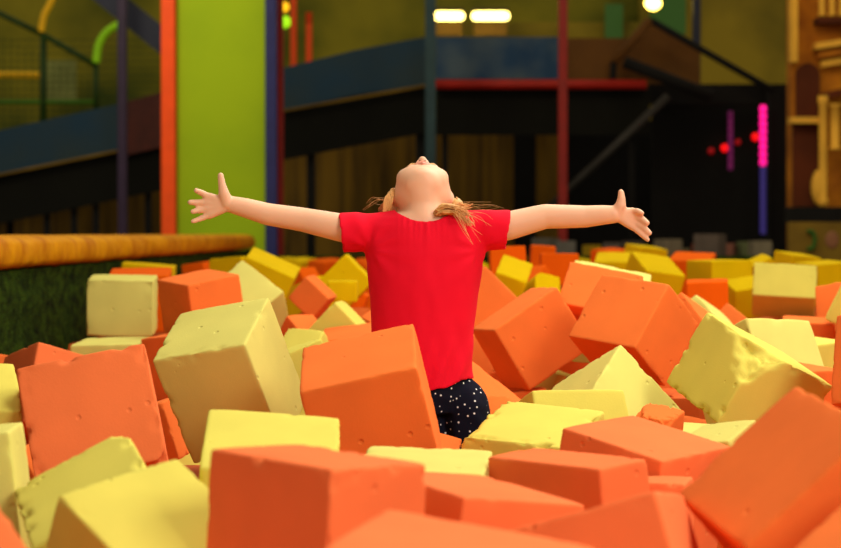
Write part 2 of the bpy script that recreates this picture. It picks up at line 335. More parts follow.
    ('od', (-0.2193, 8.937, 0.968), (-0.2438, 0.1853, -0.7302), (0.1942, 0.1861, 0.1625), 8, 0.5, [], "orange foam block just left of the girl's chest, behind the small dark orange one"),
    ('yd', (0.0313, 9.271, 1.005), (-0.3529, 0.0668, 0.1293), (0.2178, 0.2299, 0.2225), 8, 0.5, [], "yellow foam block hidden behind the girl's chest"),
    ('y', (0.4245, 6.145, 0.8067), (0.1807, 0.2767, 0.5159), (0.1312, 0.1439, 0.1257), 8, 0.5, [], 'yellow block bit between the edge-standing orange block and the corner-up pale yellow one'),
    ('yd', (-0.2146, 12.15, 1.002), (-0.5387, -0.084, 0.4167), (0.1969, 0.2247, 0.2023), 8, 0.5, [], "yellow foam block far behind the girl's left-hand armpit"),
    ('od', (-0.3733, 14.58, 0.986), (0.0535, 0.5152, -0.6246), (0.2164, 0.2198, 0.1986), 8, 0.5, [], 'orange foam block far behind the pointed bright yellow one left of the girl'),
    ('y', (-0.5698, 4.859, 0.6644), (-0.4172, -0.1586, 0.5788), (0.2142, 0.2214, 0.2034), 8, 0.5, [], 'shadowed yellow foam block deep between the big pale yellow and the upright-standing yellow blocks'),
    ('o', (-0.8961, 4.492, 0.7133), (0.2419, -0.4317, -0.5229), (0.1821, 0.1211, 0.1879), 8, 0.5, [], 'shadowed foam block deep between the left-edge yellow blocks and the ragged yellow one'),
    ('o', (0.1174, 6.634, 0.8686), (0.5392, 0.0658, -0.8848), (0.15, 0.1663, 0.1576), 8, 0.5, [], "orange foam block behind the girl's hips"),
    ('od', (-0.7247, 15.5, 0.9799), (0.0726, 0.0807, -0.9224), (0.228, 0.2328, 0.2348), 8, 0.5, [], "far orange foam block against the dark gap left of the girl's red sleeve"),
    ('o', (0.48, 6.516, 0.8167), (0.0247, -0.2199, 0.3001), (0.2014, 0.2163, 0.2249), 8, 0.5, [], 'orange block bit under the large tilted orange block at right'),
    ('yd', (-1.033, 16.12, 0.9942), (0.0127, 0.1648, -0.3608), (0.2142, 0.2005, 0.2045), 8, 0.5, [], 'farthest yellow foam block at the back wall below the red post'),
    ('o', (-1.298, 6.176, 0.8233), (-0.0063, 0.2355, 0.4818), (0.1912, 0.2102, 0.19), 8, 0.5, [], 'orange foam block sliver at the very left edge by the green wall'),
    ('yd', (1.301, 15.68, 1.008), (0.1454, 0.1811, -0.3049), (0.1927, 0.177, 0.1652), 8, 0.5, [], 'far yellow foam block glimpsed under the right-hand forearm'),
    ('o', (0.7166, 5.141, 0.703), (-0.2061, 0.4607, -1.004), (0.1979, 0.1958, 0.1729), 8, 0.5, [], 'orange block bit under the bottom corner of the torn yellow block'),
    ('yd', (-0.9618, 16.38, 0.9823), (0.1097, -0.0414, 0.882), (0.2312, 0.2113, 0.222), 8, 0.5, [], "far yellow foam block by the back wall left of the girl's red sleeve"),
    ('o', (0.2272, 6.138, 0.7697), (-0.1584, -0.1896, 0.2385), (0.1925, 0.2179, 0.1923), 8, 0.5, [], "orange block bit just right of the girl's hips"),
]
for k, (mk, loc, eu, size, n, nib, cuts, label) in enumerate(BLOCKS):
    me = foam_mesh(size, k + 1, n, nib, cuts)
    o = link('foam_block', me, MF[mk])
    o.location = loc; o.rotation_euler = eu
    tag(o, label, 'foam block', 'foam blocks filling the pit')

# ------------------------------------------------------------------ the girl
SKIN = mat('skin', (240, 186, 152), rough=.5, var=.06, scale=9, spec=.35, sss=.12)
RED = mat('red_jersey', (241, 14, 46), rough=.85, var=.10, scale=6, bump=.08, bscale=900, spec=.15)
HAIRM = mat('blonde_hair', (234, 180, 112), rough=.5, rgb2=(200, 142, 78), scale=30, stretch=(3, 3, .6), spec=.4)
PANTS = mat('navy_dotted_cotton', (20, 20, 34), rough=.9, spec=.1)
def _dots():
    nt = PANTS.node_tree; b = nt.nodes['Principled BSDF']
    v = nt.nodes.new('ShaderNodeTexVoronoi'); v.inputs['Scale'].default_value = 76; v.inputs['Randomness'].default_value = .75
    nt.links.new(nt.nodes['Texture Coordinate'].outputs['Object'], v.inputs['Vector'])
    r = nt.nodes.new('ShaderNodeValToRGB'); r.color_ramp.interpolation = 'LINEAR'
    r.color_ramp.elements[0].position = .14; r.color_ramp.elements[0].color = srgb(235, 232, 235)
    r.color_ramp.elements[1].position = .20; r.color_ramp.elements[1].color = srgb(20, 20, 36)
    nt.links.new(v.outputs['Distance'], r.inputs['Fac']); nt.links.new(r.outputs['Color'], b.inputs['Base Color'])
_dots()
G = 4.5                                             # how far away she stands
girl = empty('person', (0, G, .5), 'young blonde girl in red T-shirt with arms outstretched and head thrown back', 'person')
def gp(o):
    o.parent = girl; o.matrix_parent_inverse = Matrix.Translation((0, -G, -.5))
    return o
U = G / F                                           # metres per photo pixel at her distance

bm = bmesh.new()
# torso and neck
tor = [(212, 424, 34, .046), (222, 424, 54, .058), (236, 424, 58, .068), (255, 424.5, 55, .076), (285, 423.5, 51, .080), (330, 422, 46, .082), (375, 422, 46, .086), (392, 422, 46, .084)]
loft(bm, [(W(cx, py, G), a * U, d) for py, cx, a, d in reversed(tor)])
limb(bm, [W(424, 226, G + .03), W(423, 205, G + .035)], [.047, .045])
# arms: shoulder, elbow, wrist
def arm(pts, rad): limb(bm, pts, rad, 24, 8)
arm([W(368, 231, G), W(340, 227.5, G), W(302, 219.5, G + .004), W(268, 214.3, G), W(246, 208, G - .004), W(232, 204.5, G - .006)], [.036, .0325, .0275, .0255, .0225, .0195])
arm([W(480, 229, G), W(508, 226, G), W(545, 216.5, G + .006), W(585, 216.6, G + .002), W(603, 215, G - .006), W(613, 214.5, G - .01)], [.036, .033, .0285, .0255, .0225, .0205])
# hand on the left of the picture: palm to the camera, thumb up
def hand(wrist, bases, mids, tips, thumb, yb, ym, yt, fr):
    wv = W(wrist[0], wrist[1], G - .008)
    for b in bases: limb(bm, [wv, W(b[0], b[1], yb)], [.0145, .0095], 14, 5)
    for i in range(len(bases) - 1):
        c = W((bases[i][0] + bases[i + 1][0]) / 2, (bases[i][1] + bases[i + 1][1]) / 2, yb)
        limb(bm, [wv, c], [.0145, .0085], 14, 5)
    for b, m_, t, r in zip(bases, mids, tips, fr):
        limb(bm, [W(b[0], b[1], yb), W(m_[0], m_[1], ym), W(t[0], t[1], yt)], [r * 1.16, r * 1.10, r * .92], 12, 4)
    limb(bm, [W(*thumb[0], G - .012), W(*thumb[1], G - .018), W(*thumb[2], G - .02), W(*thumb[3], G - .018)], [.0155, .0130, .0092, .0072], 14, 4)
hand((229, 204.5), [(208, 196.5), (206.5, 202.6), (207, 208.8), (210, 215.0)], [(202, 193), (197.5, 202.6), (199, 210.2), (201, 218.6)],
     [(196.2, 190.6), (190, 202.3), (192.6, 211.6), (193.0, 221.4)], [(227, 203), (224, 194), (222.2, 185.5), (220.6, 175.5)], G - .010, G - .014, G - .022, (.0068, .0070, .0066, .0062))
hand((616, 214), [(632.5, 211.5), (634.5, 216.5), (634.5, 222.0), (632.5, 226.5)], [(637.5, 211.2), (642.5, 219.2), (643.5, 227.2), (641.5, 234.5)],
     [(641.6, 213.0), (647.2, 223.0), (649.6, 233.0), (647.8, 239.8)], [(617.5, 212), (620.5, 205.5), (621.5, 198.5), (621.0, 192.2)], G - .012, G - .024, G - .032, (.0068, .0070, .0067, .0060))
# legs and feet, sunk among the blocks
for hx, kx, ax_, ky in ((412, 425, 418, G - .02), (446, 472, 467, G - .02)):
    limb(bm, [W(hx, 388, G), W(kx, 470, ky), W(ax_, 545, G - .01)], [.034, .034, .027], 18, 6)
    a = W(ax_, 553, G - .01); a.z = .55
    limb(bm, [W(ax_, 545, G - .01), a], [.030, .028], 14, 3)
    limb(bm, [(a.x, a.y + .015, .528), (a.x, a.y - .09, .521)], [.027, .021], 14, 5)
# head, thrown back
T = R(86)
HC = W(422.5, 196.5, G + .045)
fv = Vector((0, -math.cos(T), math.sin(T))); uv = Vector((0, math.sin(T), math.cos(T))); xv = Vector((1, 0, 0))
HR = Matrix((xv, -fv, uv)).transposed()             # columns: side, backward, crown
def H(x, f, u): return HC + xv * x + fv * f + uv * u
add_ball(bm, H(0, -.012, .022), (.066, .080, .076), HR, 4)
add_ball(bm, H(0, .010, -.016), (.0645, .064, .066), HR, 4)
for s in (-1, 1):
    add_ball(bm, H(s * .034, .043, -.024), (.027, .024, .034), HR)
    add_ball(bm, H(s * .066, -.006, -.008), (.008, .017, .026), HR)      # ear
    add_ball(bm, H(s * .025, .058, .018), (.020, .014, .015), HR)        # brow ridge and lid
    add_ball(bm, H(s * .0085, .0765, -.0155), (.0075, .008, .0065), HR)   # nostril wing
add_ball(bm, H(0, .044, -.060), (.034, .026, .026), HR)
add_ball(bm, H(0, .036, -.030), (.060, .042, .050), HR)                  # chin
add_ball(bm, H(0, .030, -.058), (.045, .040, .030), HR)                  # jaw
limb(bm, [H(0, .066, .018), H(0, .076, -.003), H(0, .0835, -.013)], [.009, .009, .0098], 12, 4)
add_ball(bm, H(0, .068, -.036), (.020, .013, .012), HR)                  # mouth mound
limb(bm, [HC + Vector((0, .012, -.02)), W(424, 214, G + .035)], [.050, .047], 20, 5)
limb(bm, [H(0, .012, -.050), W(423.5, 206, G + .0), W(424, 222, G - .012)], [.040, .042, .046], 20, 5)
body_me = remeshed(bm, .0029, 5)
bm = bmesh.new(); bm.from_mesh(body_me)
for it in range(22):
    hv = []
    for v in bm.verts:
        q = v.co - HC
        if q.length < .125 and not (abs(q.x) < .017 and q.dot(fv) > .068): hv.append(v)
    bmesh.ops.smooth_vert(bm, verts=hv, factor=.5, use_axis_x=True, use_axis_y=True, use_axis_z=True)
bm.to_mesh(body_me); bm.free()
for p in body_me.polygons: p.use_smooth = True
body = gp(link('body', body_me, SKIN, None, True))

# face parts
LIP = mat('lips', (222, 142, 120), rough=.4, var=.1)
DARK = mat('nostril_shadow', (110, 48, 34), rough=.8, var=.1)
EYEW = mat('eyelid_skin', (238, 178, 144), rough=.2, var=.05)
bm = bmesh.new()
limb(bm, [H(-.017, .0745, -.038), H(-.006, .0790, -.0345), H(.006, .0790, -.0345), H(.017, .0745, -.038)], [.002, .0042, .0042, .002], 10, 5)
limb(bm, [H(-.016, .0735, -.0410), H(0, .0765, -.0440), H(.016, .0735, -.0410)], [.002, .0050, .002], 10, 6)
gp(link('lips', remeshed(bm, .0012, 3), LIP, None, True))
for s in (-1, 1):
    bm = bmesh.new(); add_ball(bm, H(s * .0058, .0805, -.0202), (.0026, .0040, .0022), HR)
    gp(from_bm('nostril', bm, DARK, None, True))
    bm = bmesh.new(); add_ball(bm, H(s * .025, .0635, .012), (.0115, .0098, .0060), HR)
    e = gp(from_bm('closed_eye', bm, EYEW, None, True))
    bm = bmesh.new(); limb(bm, [H(s * .012, .074, .031), H(s * .026, .073, .036), H(s * .038, .064, .032)], [.0016, .0024, .0014], 8, 4)
    gp(from_bm('eyebrow', bm, HAIRM, None, True))

# shirt
bm = bmesh.new()
rings = [(211.5, 424, 33, .050), (217, 424, 52, .062), (226, 424.5, 62, .072), (240, 425, 63.5, .081), (255, 425, 60.5, .087), (275, 424.5, 57.5, .091), (300, 423.5, 54, .092), (335, 422, 51, .092), (370, 421.8, 51, .096), (396, 421.8, 52, .099), (402, 421.8, 52.3, .100)]
loft(bm, [(W(cx, py, G), a * U, d) for py, cx, a, d in reversed(rings)])
def sleeve(pts, rad): add_tube(bm, pts, rad, 28)
sleeve([W(400, 228, G), W(378, 231, G), W(358, 232, G), W(338, 232.3, G)], [.040, .0445, .0455, .0452])
sleeve([W(450, 226, G), W(470, 229, G), W(490, 229.8, G), W(511.5, 229.5, G)], [.040, .0445, .0465, .0462])
me = remeshed(bm, .0042, 8)
bm = bmesh.new(); bm.from_mesh(me)
def photo(p): return CX + p.x * F / p.y, CY - F * ((p.z - CAMZ) * math.cos(TH) + p.y * math.sin(TH)) / p.y
bm.normal_update()
mv = {}
for v in bm.verts:
    px, py = photo(v.co)
    d = 0.0
    inb = max(0, 1 - abs(px - 424) / 70) ** .5
    if py > 214 and v.co.y < G + .02:                       # gathers under the neckline
        col = 222 - 10 * ((px - 425) / 29) ** 2 if abs(px - 425) < 34 else 208
        k = math.exp(-max(0, py - col) / 10) * max(0, 1 - abs(px - 425) / 34)
        d += k * .0034 * (math.sin((px - 425) * 1.1 + 1.2 * noise.noise(Vector((px * .12, 0, 0))) * 3) + .5 * noise.noise(Vector((px * .5, py * .08, 2))))
    q = Vector((v.co.x * 14, v.co.y * 14, v.co.z * 5))
    d += .0050 * noise.noise(q) + .0022 * noise.noise(Vector((v.co.x * 32 + 4, v.co.y * 20, v.co.z * 14 + v.co.x * 12)))
    if py > 330:                                            # drag folds above the hem
        d += .0030 * math.sin(px * .33 + py * .12) * min(1, (py - 330) / 40)
    for sx, sy in ((370, 250), (480, 250)):                 # creases fanning from the armpits
        rr = math.hypot(px - sx, py - sy)
        if 5 < rr < 46: d += .0020 * min(1, (rr - 5) / 10) * (1 - rr / 46) * math.sin(math.atan2(py - sy, px - sx) * 9)
    mv[v] = v.co + v.normal * d
for v, c in mv.items(): v.co = c
kill = []
for f in bm.faces:
    c = f.calc_center_median(); px, py = photo(c)
    hem = 391.5 - max(0, px - 432) * .34 + 1.0 * math.sin(px * .2)
    if py > hem: kill.append(f); continue
    if px < 341 - (232 - py) * .12 or px > 508.5 - (py - 230) * .17: kill.append(f); continue
    if abs(px - 425) < 30.5:
        if c.y < G + .035 and py < 221.5 - 11 * ((px - 425) / 30.5) ** 2: kill.append(f)
        elif c.y >= G + .035 and py < 213.5: kill.append(f)
bmesh.ops.delete(bm, geom=kill, context='FACES')
loose = [v for v in bm.verts if not v.link_faces]
bmesh.ops.delete(bm, geom=loose, context='VERTS')
for _ in range(3):
    bv = [v for v in bm.verts if v.is_boundary]
    new = {v: sum((e.other_vert(v).co for e in v.link_edges if e.is_boundary), Vector()) / max(1, sum(1 for e in v.link_edges if e.is_boundary)) for v in bv}
    for v, c in new.items(): v.co = v.co.lerp(c, .6)
shirt = gp(from_bm('shirt', bm, RED, None, True))
sm = shirt.modifiers.new('thickness', 'SOLIDIFY'); sm.thickness = .0026; sm.offset = -1

# trousers
bm = bmesh.new()
loft(bm, [(W(422, py, G), a * U, d) for py, a, d in ((412, 40, .080), (396, 47.5, .092), (375, 47.5, .090), (362, 46, .086))])
for pts in (((408, 394), (420, 418), (426, 470), (418, 532)), ((449, 388), (466.5, 408), (473, 462), (467, 532))):
    limb(bm, [W(*pts[0], G), W(*pts[1], G - .012), W(*pts[2], G - .02), W(*pts[3], G - .01)], [.054, .054, .051, .043], 22, 6)
me = remeshed(bm, .005, 6)
for v in me.vertices:
    v.co += v.normal * (.005 * noise.noise(v.co * 18) + .003 * noise.noise(v.co * 40))
gp(link('trousers', me, PANTS, None, True))

# hair
bm = bmesh.new()
add_ball(bm, H(0, -.030, .030), (.074, .074, .078), HR, 4)
add_ball(bm, H(0, -.052, -.010), (.064, .040, .060), HR, 4)
random.seed(11)
limb(bm, [W(394, 192, G + .03), W(388.5, 201, G + .012), W(385.5, 213, G + .01)], [.010, .0125, .009], 14, 5)
limb(bm, [H(.055, -.03, -.005), W(456, 206, G + .035), W(461, 216, G + .05)], [.022, .017, .010], 14, 5)
limb(bm, [W(436, 214.5, G - .045), W(444, 209.5, G - .05), W(453, 210, G - .045), W(459, 212.5, G - .01)], [.009, .013, .013, .010], 14, 5)
me = remeshed(bm, .0035, 3)
for v in me.vertices:
    a = math.atan2(v.co.x - HC.x, v.co.z - HC.z)
    v.co += v.normal * (.0007 * math.sin(v.co.x * 900 + 6 * noise.noise(v.co * 25)) + .003 * noise.noise(v.co * 30))
bm = bmesh.new(); bm.from_mesh(me)
def strand(pts, r=.0007):
    P = [Vector(p) for p in pts]; out = []
    for i in range(25):
        t = i / 24 * (len(P) - 1); k = min(int(t), len(P) - 2); t -= k
        a, b, c, d = P[max(k - 1, 0)], P[k], P[k + 1], P[min(k + 2, len(P) - 1)]
        out.append(.5 * ((2 * b) + (c - a) * t + (2 * a - 5 * b + 4 * c - d) * t * t + (3 * b - a - 3 * c + d) * t ** 3))
    add_tube(bm, out, [r * (1 - .6 * i / 24) for i in range(25)], 5)
rd = random.uniform
for i in range(26):                                         # locks on the right, blowing over the shirt
    a = W(446 + rd(-6, 8), 206 + rd(-4, 5), G - .02 + rd(-.02, .04))
    ex, ey = random.choice([(470, 226), (478, 236), (486, 222), (466, 216), (480, 214), (498, 209), (492, 206), (472, 240)])
    ex += rd(-7, 9); ey += rd(-4, 5)
    m1 = W((446 * .6 + ex * .4) + rd(-3, 4), 206 + (ey - 206) * .25 + rd(-3, 2), G - .075)
    m2 = W((446 * .25 + ex * .75) + rd(-3, 4), 206 + (ey - 206) * .65 + rd(-3, 3), G - .094)
    strand([a, m1, m2, W(ex, ey, G - .098)], rd(.0004, .0008))
for i in range(26):
    a = W(452 + rd(-4, 6), 204 + rd(-8, 6), G + .03)
    strand([a, W(458 + rd(-2, 4), 207 + rd(-4, 4), G + .02), W(464 + rd(-3, 10), 208 + rd(-6, 5), G + .03)], rd(.001, .0018))
for i in range(46):
    o_ = rd(-5, 5); d_ = rd(-.012, .004)
    strand([W(437 + rd(-2, 3), 213 + rd(-4, 3), G - .052 + d_), W(443 + rd(-2, 2), 209.5 + o_, G - .060 + d_), W(452 + rd(-2, 2), 209.5 + o_, G - .058 + d_), W(461 + rd(-4, 5), 213 + o_, G - .05 + d_), W(466 + rd(-4, 10), 218 + rd(-6, 8), G - .06)], rd(.0012, .0024))
for i in range(30):
    strand([W(394 + rd(-2, 2), 191 + rd(-3, 3), G + .022), W(388.5 + rd(-4, 4), 201 + rd(-3, 3), G + .0), W(385.5 + rd(-4, 4), 213 + rd(-3, 2), G + .002)], rd(.0012, .0022))
for i in range(34):
    a = W(392 + rd(-4, 4), 196 + rd(-4, 8), G + .03)
    strand([a, W(387 + rd(-3, 3), 203 + rd(-3, 4), G + .02), W(383 + rd(-5, 4), 210 + rd(-4, 4), G + .03)], rd(.001, .0018))
for i in range(6):
    a = W(389 + rd(-3, 3), 200 + rd(-3, 4), G + .03)
    strand([a, W(378 + rd(-5, 5), 201 + rd(-5, 4), G + .02), W(366 + rd(-8, 8), 206 + rd(-6, 6), G + .02)], rd(.0004, .0007))
gp(from_bm('hair', bm, HAIRM, None, True))

# ------------------------------------------------------------------ pit shell
M = {}
M['turf'] = mat('dark_green_turf', (46, 66, 10), rough=1, rgb2=(16, 26, 4), scale=22, bump=1.0, bscale=70, spec=.05, stretch=(1, .5, 1))
M['vinyl'] = mat('yellow_vinyl', (216, 150, 0), rough=.65, rgb2=(178, 108, 0), scale=6, spec=.10, bump=.9, bscale=9)
M['pitfloor'] = mat('pit_floor_mat', (214, 96, 26), rough=.9, var=.3, scale=4)
M['floor'] = mat('dark_hall_floor', (40, 34, 26), rough=.8, var=.3, scale=2)
# soft pit base: sags under every block lying on it
GX, GY, ST = 78, 276, .06; HS = set()
hz = [[.56 + .02 * noise.noise(Vector((i * .3, j * .3, 0))) for j in range(GY)] for i in range(GX)]
X0, Y0 = -1.46, .6
for (mk, loc, eu, size, n, nib, cuts, label) in BLOCKS:
    m3 = Euler(eu).to_matrix()
    bot = loc[2] - sum(abs(m3[2][a]) * size[a] / 2 for a in range(3)) - .022
    rx = sum(abs(m3[0][a]) * size[a] / 2 for a in range(3)) + .03; ry = sum(abs(m3[1][a]) * size[a] / 2 for a in range(3)) + .03
    for i in range(max(0, int((loc[0] - rx - X0) / ST)), min(GX, int((loc[0] + rx - X0) / ST) + 2)):
        for j in range(max(0, int((loc[1] - ry - Y0) / ST)), min(GY, int((loc[1] + ry - Y0) / ST) + 2)):
            hz[i][j] = min(hz[i][j], bot) if hz[i][j] < .55 or hz[i][j] in HS else bot
            HS.add(hz[i][j])
for i in range(GX):
    for j in range(GY):
        x, y = X0 + i * ST, Y0 + j * ST
        if abs(x - .05) < .22 and abs(y - 4.52) < .22: hz[i][j] = .492
        hz[i][j] = max(.45, hz[i][j])
bm = bmesh.new()
g = [[bm.verts.new((X0 + i * ST, Y0 + j * ST, hz[i][j])) for j in range(GY)] for i in range(GX)]
for i in range(GX - 1):
    for j in range(GY - 1): bm.faces.new((g[i][j], g[i + 1][j], g[i + 1][j + 1], g[i][j + 1]))
tag(from_bm('floor', bm, M['pitfloor']), kind='structure')
bm = bmesh.new(); add_box(bm, (0, 15, -.05), (22, 36, .1)); tag(from_bm('floor', bm, M['floor']), kind='structure')
# left wall of the pit, a shaggy green face
bm = bmesh.new()
ny, nz = 150, 14
g = [[bm.verts.new((-1.46 + .012 * noise.noise(Vector((0, y * .09, z * .9))) + .010 * noise.noise(Vector((3, y * .33, z * 2.1))), .6 + 16.5 * y / ny, .5 + .67 * z / nz)) for z in range(nz + 1)] for y in range(ny + 1)]
for y in range(ny):
    for z in range(nz): bm.faces.new((g[y][z], g[y + 1][z], g[y + 1][z + 1], g[y][z + 1]))
add_box(bm, (-1.56, 8.85, .83), (.15, 16.5, .66))
tag(from_bm('wall_left', bm, M['turf'], None, True), kind='structure')
bm = bmesh.new(); add_box(bm, (.8, 17.22, .80), (4.9, .2, .62), bev=.03); tag(from_bm('wall_back', bm, M['turf']), kind='structure')
# padded edge on top of it
bm = bmesh.new()
n = 26; rings = []
ys = [.6 + 16.6 * i / 240 for i in range(241)]
for y in ys:
    seam = min(abs(y - s) for s in (2.6, 5.0, 7.3, 9.6, 11.9, 14.2, 15.6))
    k = 1 - .10 * math.exp(-(seam / .05) ** 2)
    if y < .62 or y > 17.18: k *= .9
    ring = []
    for j in range(n):
        a = 2 * math.pi * j / n
        ca, sa = math.cos(a), math.sin(a)
        x = .17 * (abs(ca) ** .5) * (1 if ca > 0 else -1); z = .064 * (abs(sa) ** .55) * (1 if sa > 0 else -1)
        d = 1 + .05 * noise.noise(Vector((x * 8, y * 3.1, z * 20))) + .035 * noise.noise(Vector((x * 5, y * 9, z * 9)))
        ring.append(bm.verts.new((-1.60 + x * k * d, y, 1.232 + z * k * d)))
    rings.append(ring)
for a, b in zip(rings, rings[1:]):
    for j in range(n): bm.faces.new((a[j], a[(j + 1) % n], b[(j + 1) % n], b[j]))
bm.faces.new(rings[0]); bm.faces.new(rings[-1])
tag(from_bm('padded_edge', bm, M['vinyl'], None, True), 'long yellow vinyl padded edge on top of the green pit wall', 'padding')

# ------------------------------------------------------------------ the play hall behind
def bmat(name, rgb, **k): M[name] = mat(name, rgb, **k); return M[name]
bmat('orange_steel', (255, 84, 6), rough=.5, var=.1)
bmat('lime_panel', (158, 188, 0), rough=.75, rgb2=(144, 176, 0), scale=1.2)
bmat('blue_steel', (40, 44, 104), rough=.5, var=.2)
bmat('dark_red_steel', (146, 18, 4), rough=.5, var=.2)
bmat('purple_steel', (52, 32, 62), rough=.5, var=.2)
bmat('teal_steel', (36, 66, 72), rough=.5, var=.2)
bmat('red_steel', (168, 26, 10), rough=.5, var=.2)
bmat('navy_steel', (26, 30, 56), rough=.5, var=.2)
bmat('blue_banner', (22, 58, 92), rough=.7, rgb2=(66, 84, 98), scale=2.4)
bmat('blue_slide_side', (14, 50, 72), rough=.7, rgb2=(34, 52, 58), scale=1.6)
bmat('maroon_panel', (80, 26, 14), rough=.6, var=.3)
bmat('black_cloth', (14, 13, 6), rough=1, var=.3, scale=3)
bmat('brown_boards', (128, 94, 14), rough=.8, rgb2=(76, 54, 8), scale=3, stretch=(3, 3, .2))
bmat('brown_panel', (104, 64, 12), rough=.8, var=.3, scale=2)
bmat('olive_wall', (164, 140, 34), rough=.8, rgb2=(90, 82, 18), scale=.6)
bmat('green_wall', (64, 76, 10), rough=.8, rgb2=(156, 144, 30), scale=.5)
bmat('dark_green_steel', (38, 66, 6), rough=.6, var=.3)
bmat('green_steel', (62, 108, 8), rough=.6, var=.2)
bmat('yellow_tube', (255, 196, 4), rough=.5, var=.1)
bmat('lime_tube', (164, 236, 10), rough=.5, var=.1)
bmat('ochre', (206, 128, 18), rough=.9, rgb2=(140, 76, 8), scale=2.0, bump=.5, bscale=8)
bmat('ochre_light', (240, 180, 60), rough=.8, var=.25, scale=3)
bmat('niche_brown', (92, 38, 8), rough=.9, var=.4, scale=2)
bmat('near_black', (13, 10, 8), rough=.9, var=.3)
bmat('grey_steel', (46, 42, 38), rough=.6, var=.2)
bmat('mustard_board', (130, 100, 22), rough=.8, rgb2=(100, 74, 16), scale=2)
bmat('mark_green', (54, 100, 20), rough=.7, var=.2)
bmat('mark_pink', (150, 98, 66), rough=.7, var=.2)
bmat('lamp_housing', (60, 50, 30), rough=.5, var=.1)
M['tube_light'] = emit('tube_light', (255, 228, 120), 9)
M['spot_light'] = emit('spot_light', (255, 220, 90), 14)
M['lime_glow'] = emit('lime_glow', (150, 220, 20), 1.3)
M['gold_glow'] = emit('gold_glow', (250, 180, 20), 1.6)
M['magenta_led'] = emit('magenta_led', (235, 16, 130), 1.5)
M['magenta_base'] = emit('magenta_base', (225, 10, 120), .55)
M['violet_led'] = emit('violet_led', (62, 50, 150), .16)
M['dim_led'] = emit('dim_led', (140, 24, 110), .16)
M['red_led'] = emit('red_led', (250, 10, 14), 1.1)
M['dim_red_led'] = emit('dim_red_led', (190, 6, 20), .25)
M['green_haze'] = emit('green_haze', (44, 92, 14), .16)

def quad_prism(bm, pix, d, th):
    """Panel with the given photo corners standing at distance d, th thick."""
    a = [W(x, y, d) for x, y in pix]
    f = [bm.verts.new(p) for p in a]; b = [bm.verts.new(p + Vector((0, th, 0))) for p in a]
    bm.faces.new(f); bm.faces.new(b[::-1])
    for i in range(len(a)):
        j = (i + 1) % len(a); bm.faces.new((f[i], b[i], b[j], f[j]))

def panel(name, pix, d, th, m, parent=None):
    bm = bmesh.new(); quad_prism(bm, pix, d, th)
    o = from_bm(name, bm, m)
    return adopt(o, parent)

def adopt(o, parent):
    if parent:
        o.parent = parent; o.matrix_parent_inverse = Matrix.Translation(-parent.location)
    return o

def rect(x0, y0, x1, y1): return [(x0, y0), (x1, y0), (x1, y1), (x0, y1)]

def bar(name, p0, p1, wpx, d, m, parent=None, toz=None):
    a, b = W(*p0, d), W(*p1, d)
    if toz is not None: b.z = toz
    bm = bmesh.new(); add_tube(bm, [a, a.lerp(b, .5), b], wpx * d / F / 2, 14)
    o = from_bm(name, bm, m); 
    for p in o.data.polygons: p.use_smooth = len(p.vertices) == 4
    return adopt(o, parent)

# back walls
panel('wall_back', rect(-900, -120, 268, 340), 29, .2, M['green_wall']); 
panel('wall_back', rect(262, -120, 640, 250), 29.3, .2, M['green_wall'])
panel('wall_back', rect(640, -120, 1500, 340), 29, .2, M['olive_wall'])
for o in list(bpy.data.objects):
    if o.name.startswith('wall_back') and 'kind' not in o: o['kind'] = 'structure'

# tall posts and the lime panel by the end of the pad
def post(px, wpx, d, m, label, y0=-60, parent=None, bot=None):
    b = bmesh.new()
    top = W(px, y0, d); base = Vector((top.x, top.y, 0.0 if bot is None else bot))
    add_box(b, (top.x, top.y, (top.z + base.z) / 2), (wpx * d / F, wpx * d / F, top.z - base.z), bev=.012)
    return tag(from_bm('post', b, m), label, 'post')
post(168.5, 14, 18, M['orange_steel'], 'bright orange square post left of the lime green panel')
post(271, 11.5, 18, M['blue_steel'], 'blue square post right of the lime green panel')
post(280, 6.5, 18.4, M['dark_red_steel'], 'thin dark red post right beside the blue post')
a = W(176, -60, 18); b = W(266, 250, 18)
bm = bmesh.new(); add_box(bm, ((a.x + b.x) / 2, 18.05, (a.z + .0) / 2), (b.x - a.x - .004, .08, a.z), bev=.01)
tag(from_bm('wall_panel', bm, M['lime_panel']), 'tall lime green wall panel behind the end of the yellow pad', 'panel')
post(122, 9, 20, M['purple_steel'], 'dark purple post in front of the sloping blue ramp side')
post(430.5, 10.5, 21, M['teal_steel'], 'dark teal post rising behind the girl\'s head')
post(563, 9, 21, M['dark_red_steel'], 'dark red post right of the blue banner')
post(696.5, 8, 23.7, M['navy_steel'], 'navy blue post above the dark sloping roof')

# ramp on the left
r1 = empty('ramp', (W(60, 237, 21).x, 21, 0), 'sloping ramp with blue and maroon side boards behind the purple post', 'ramp')
panel('side_panel', [(-30, 137), (118, 104), (118, 150), (-30, 180)], 21, .08, M['blue_slide_side'], r1)
panel('side_panel', [(118, 104), (162, 92), (162, 147), (118, 157)], 21, .08, M['maroon_panel'], r1)
panel('skirt', [(-30, 180), (118, 150), (162, 143), (162, 190), (-30, 230)], 21.1, .05, M['black_cloth'], r1)
bar('trim_strip', (-30, 181), (118, 151), 3, 20.97, M['mustard_board'], r1)
for x in (47, 74, 96, 148): bar('post', (x, 172), (x, 250), 7, 21.25, M['near_black'], r1, 0.0)
# boarded base wall under the ramp
bl = empty('slat_screen', (W(80, 237, 22).x, 22, 0), 'mustard slatted board screen under the left ramp, dark gaps between', 'screen')
for i, (x0, x1) in enumerate(((0, 6), (14, 45), (50, 71), (77, 93), (99, 118), (128, 146), (152, 161))):
    panel('board', rect(x0, 186, x1, 350.7), 22, .04, M['brown_boards'], bl)
panel('backing', rect(-20, 180, 165, 350), 22.1, .04, M['near_black'], bl)
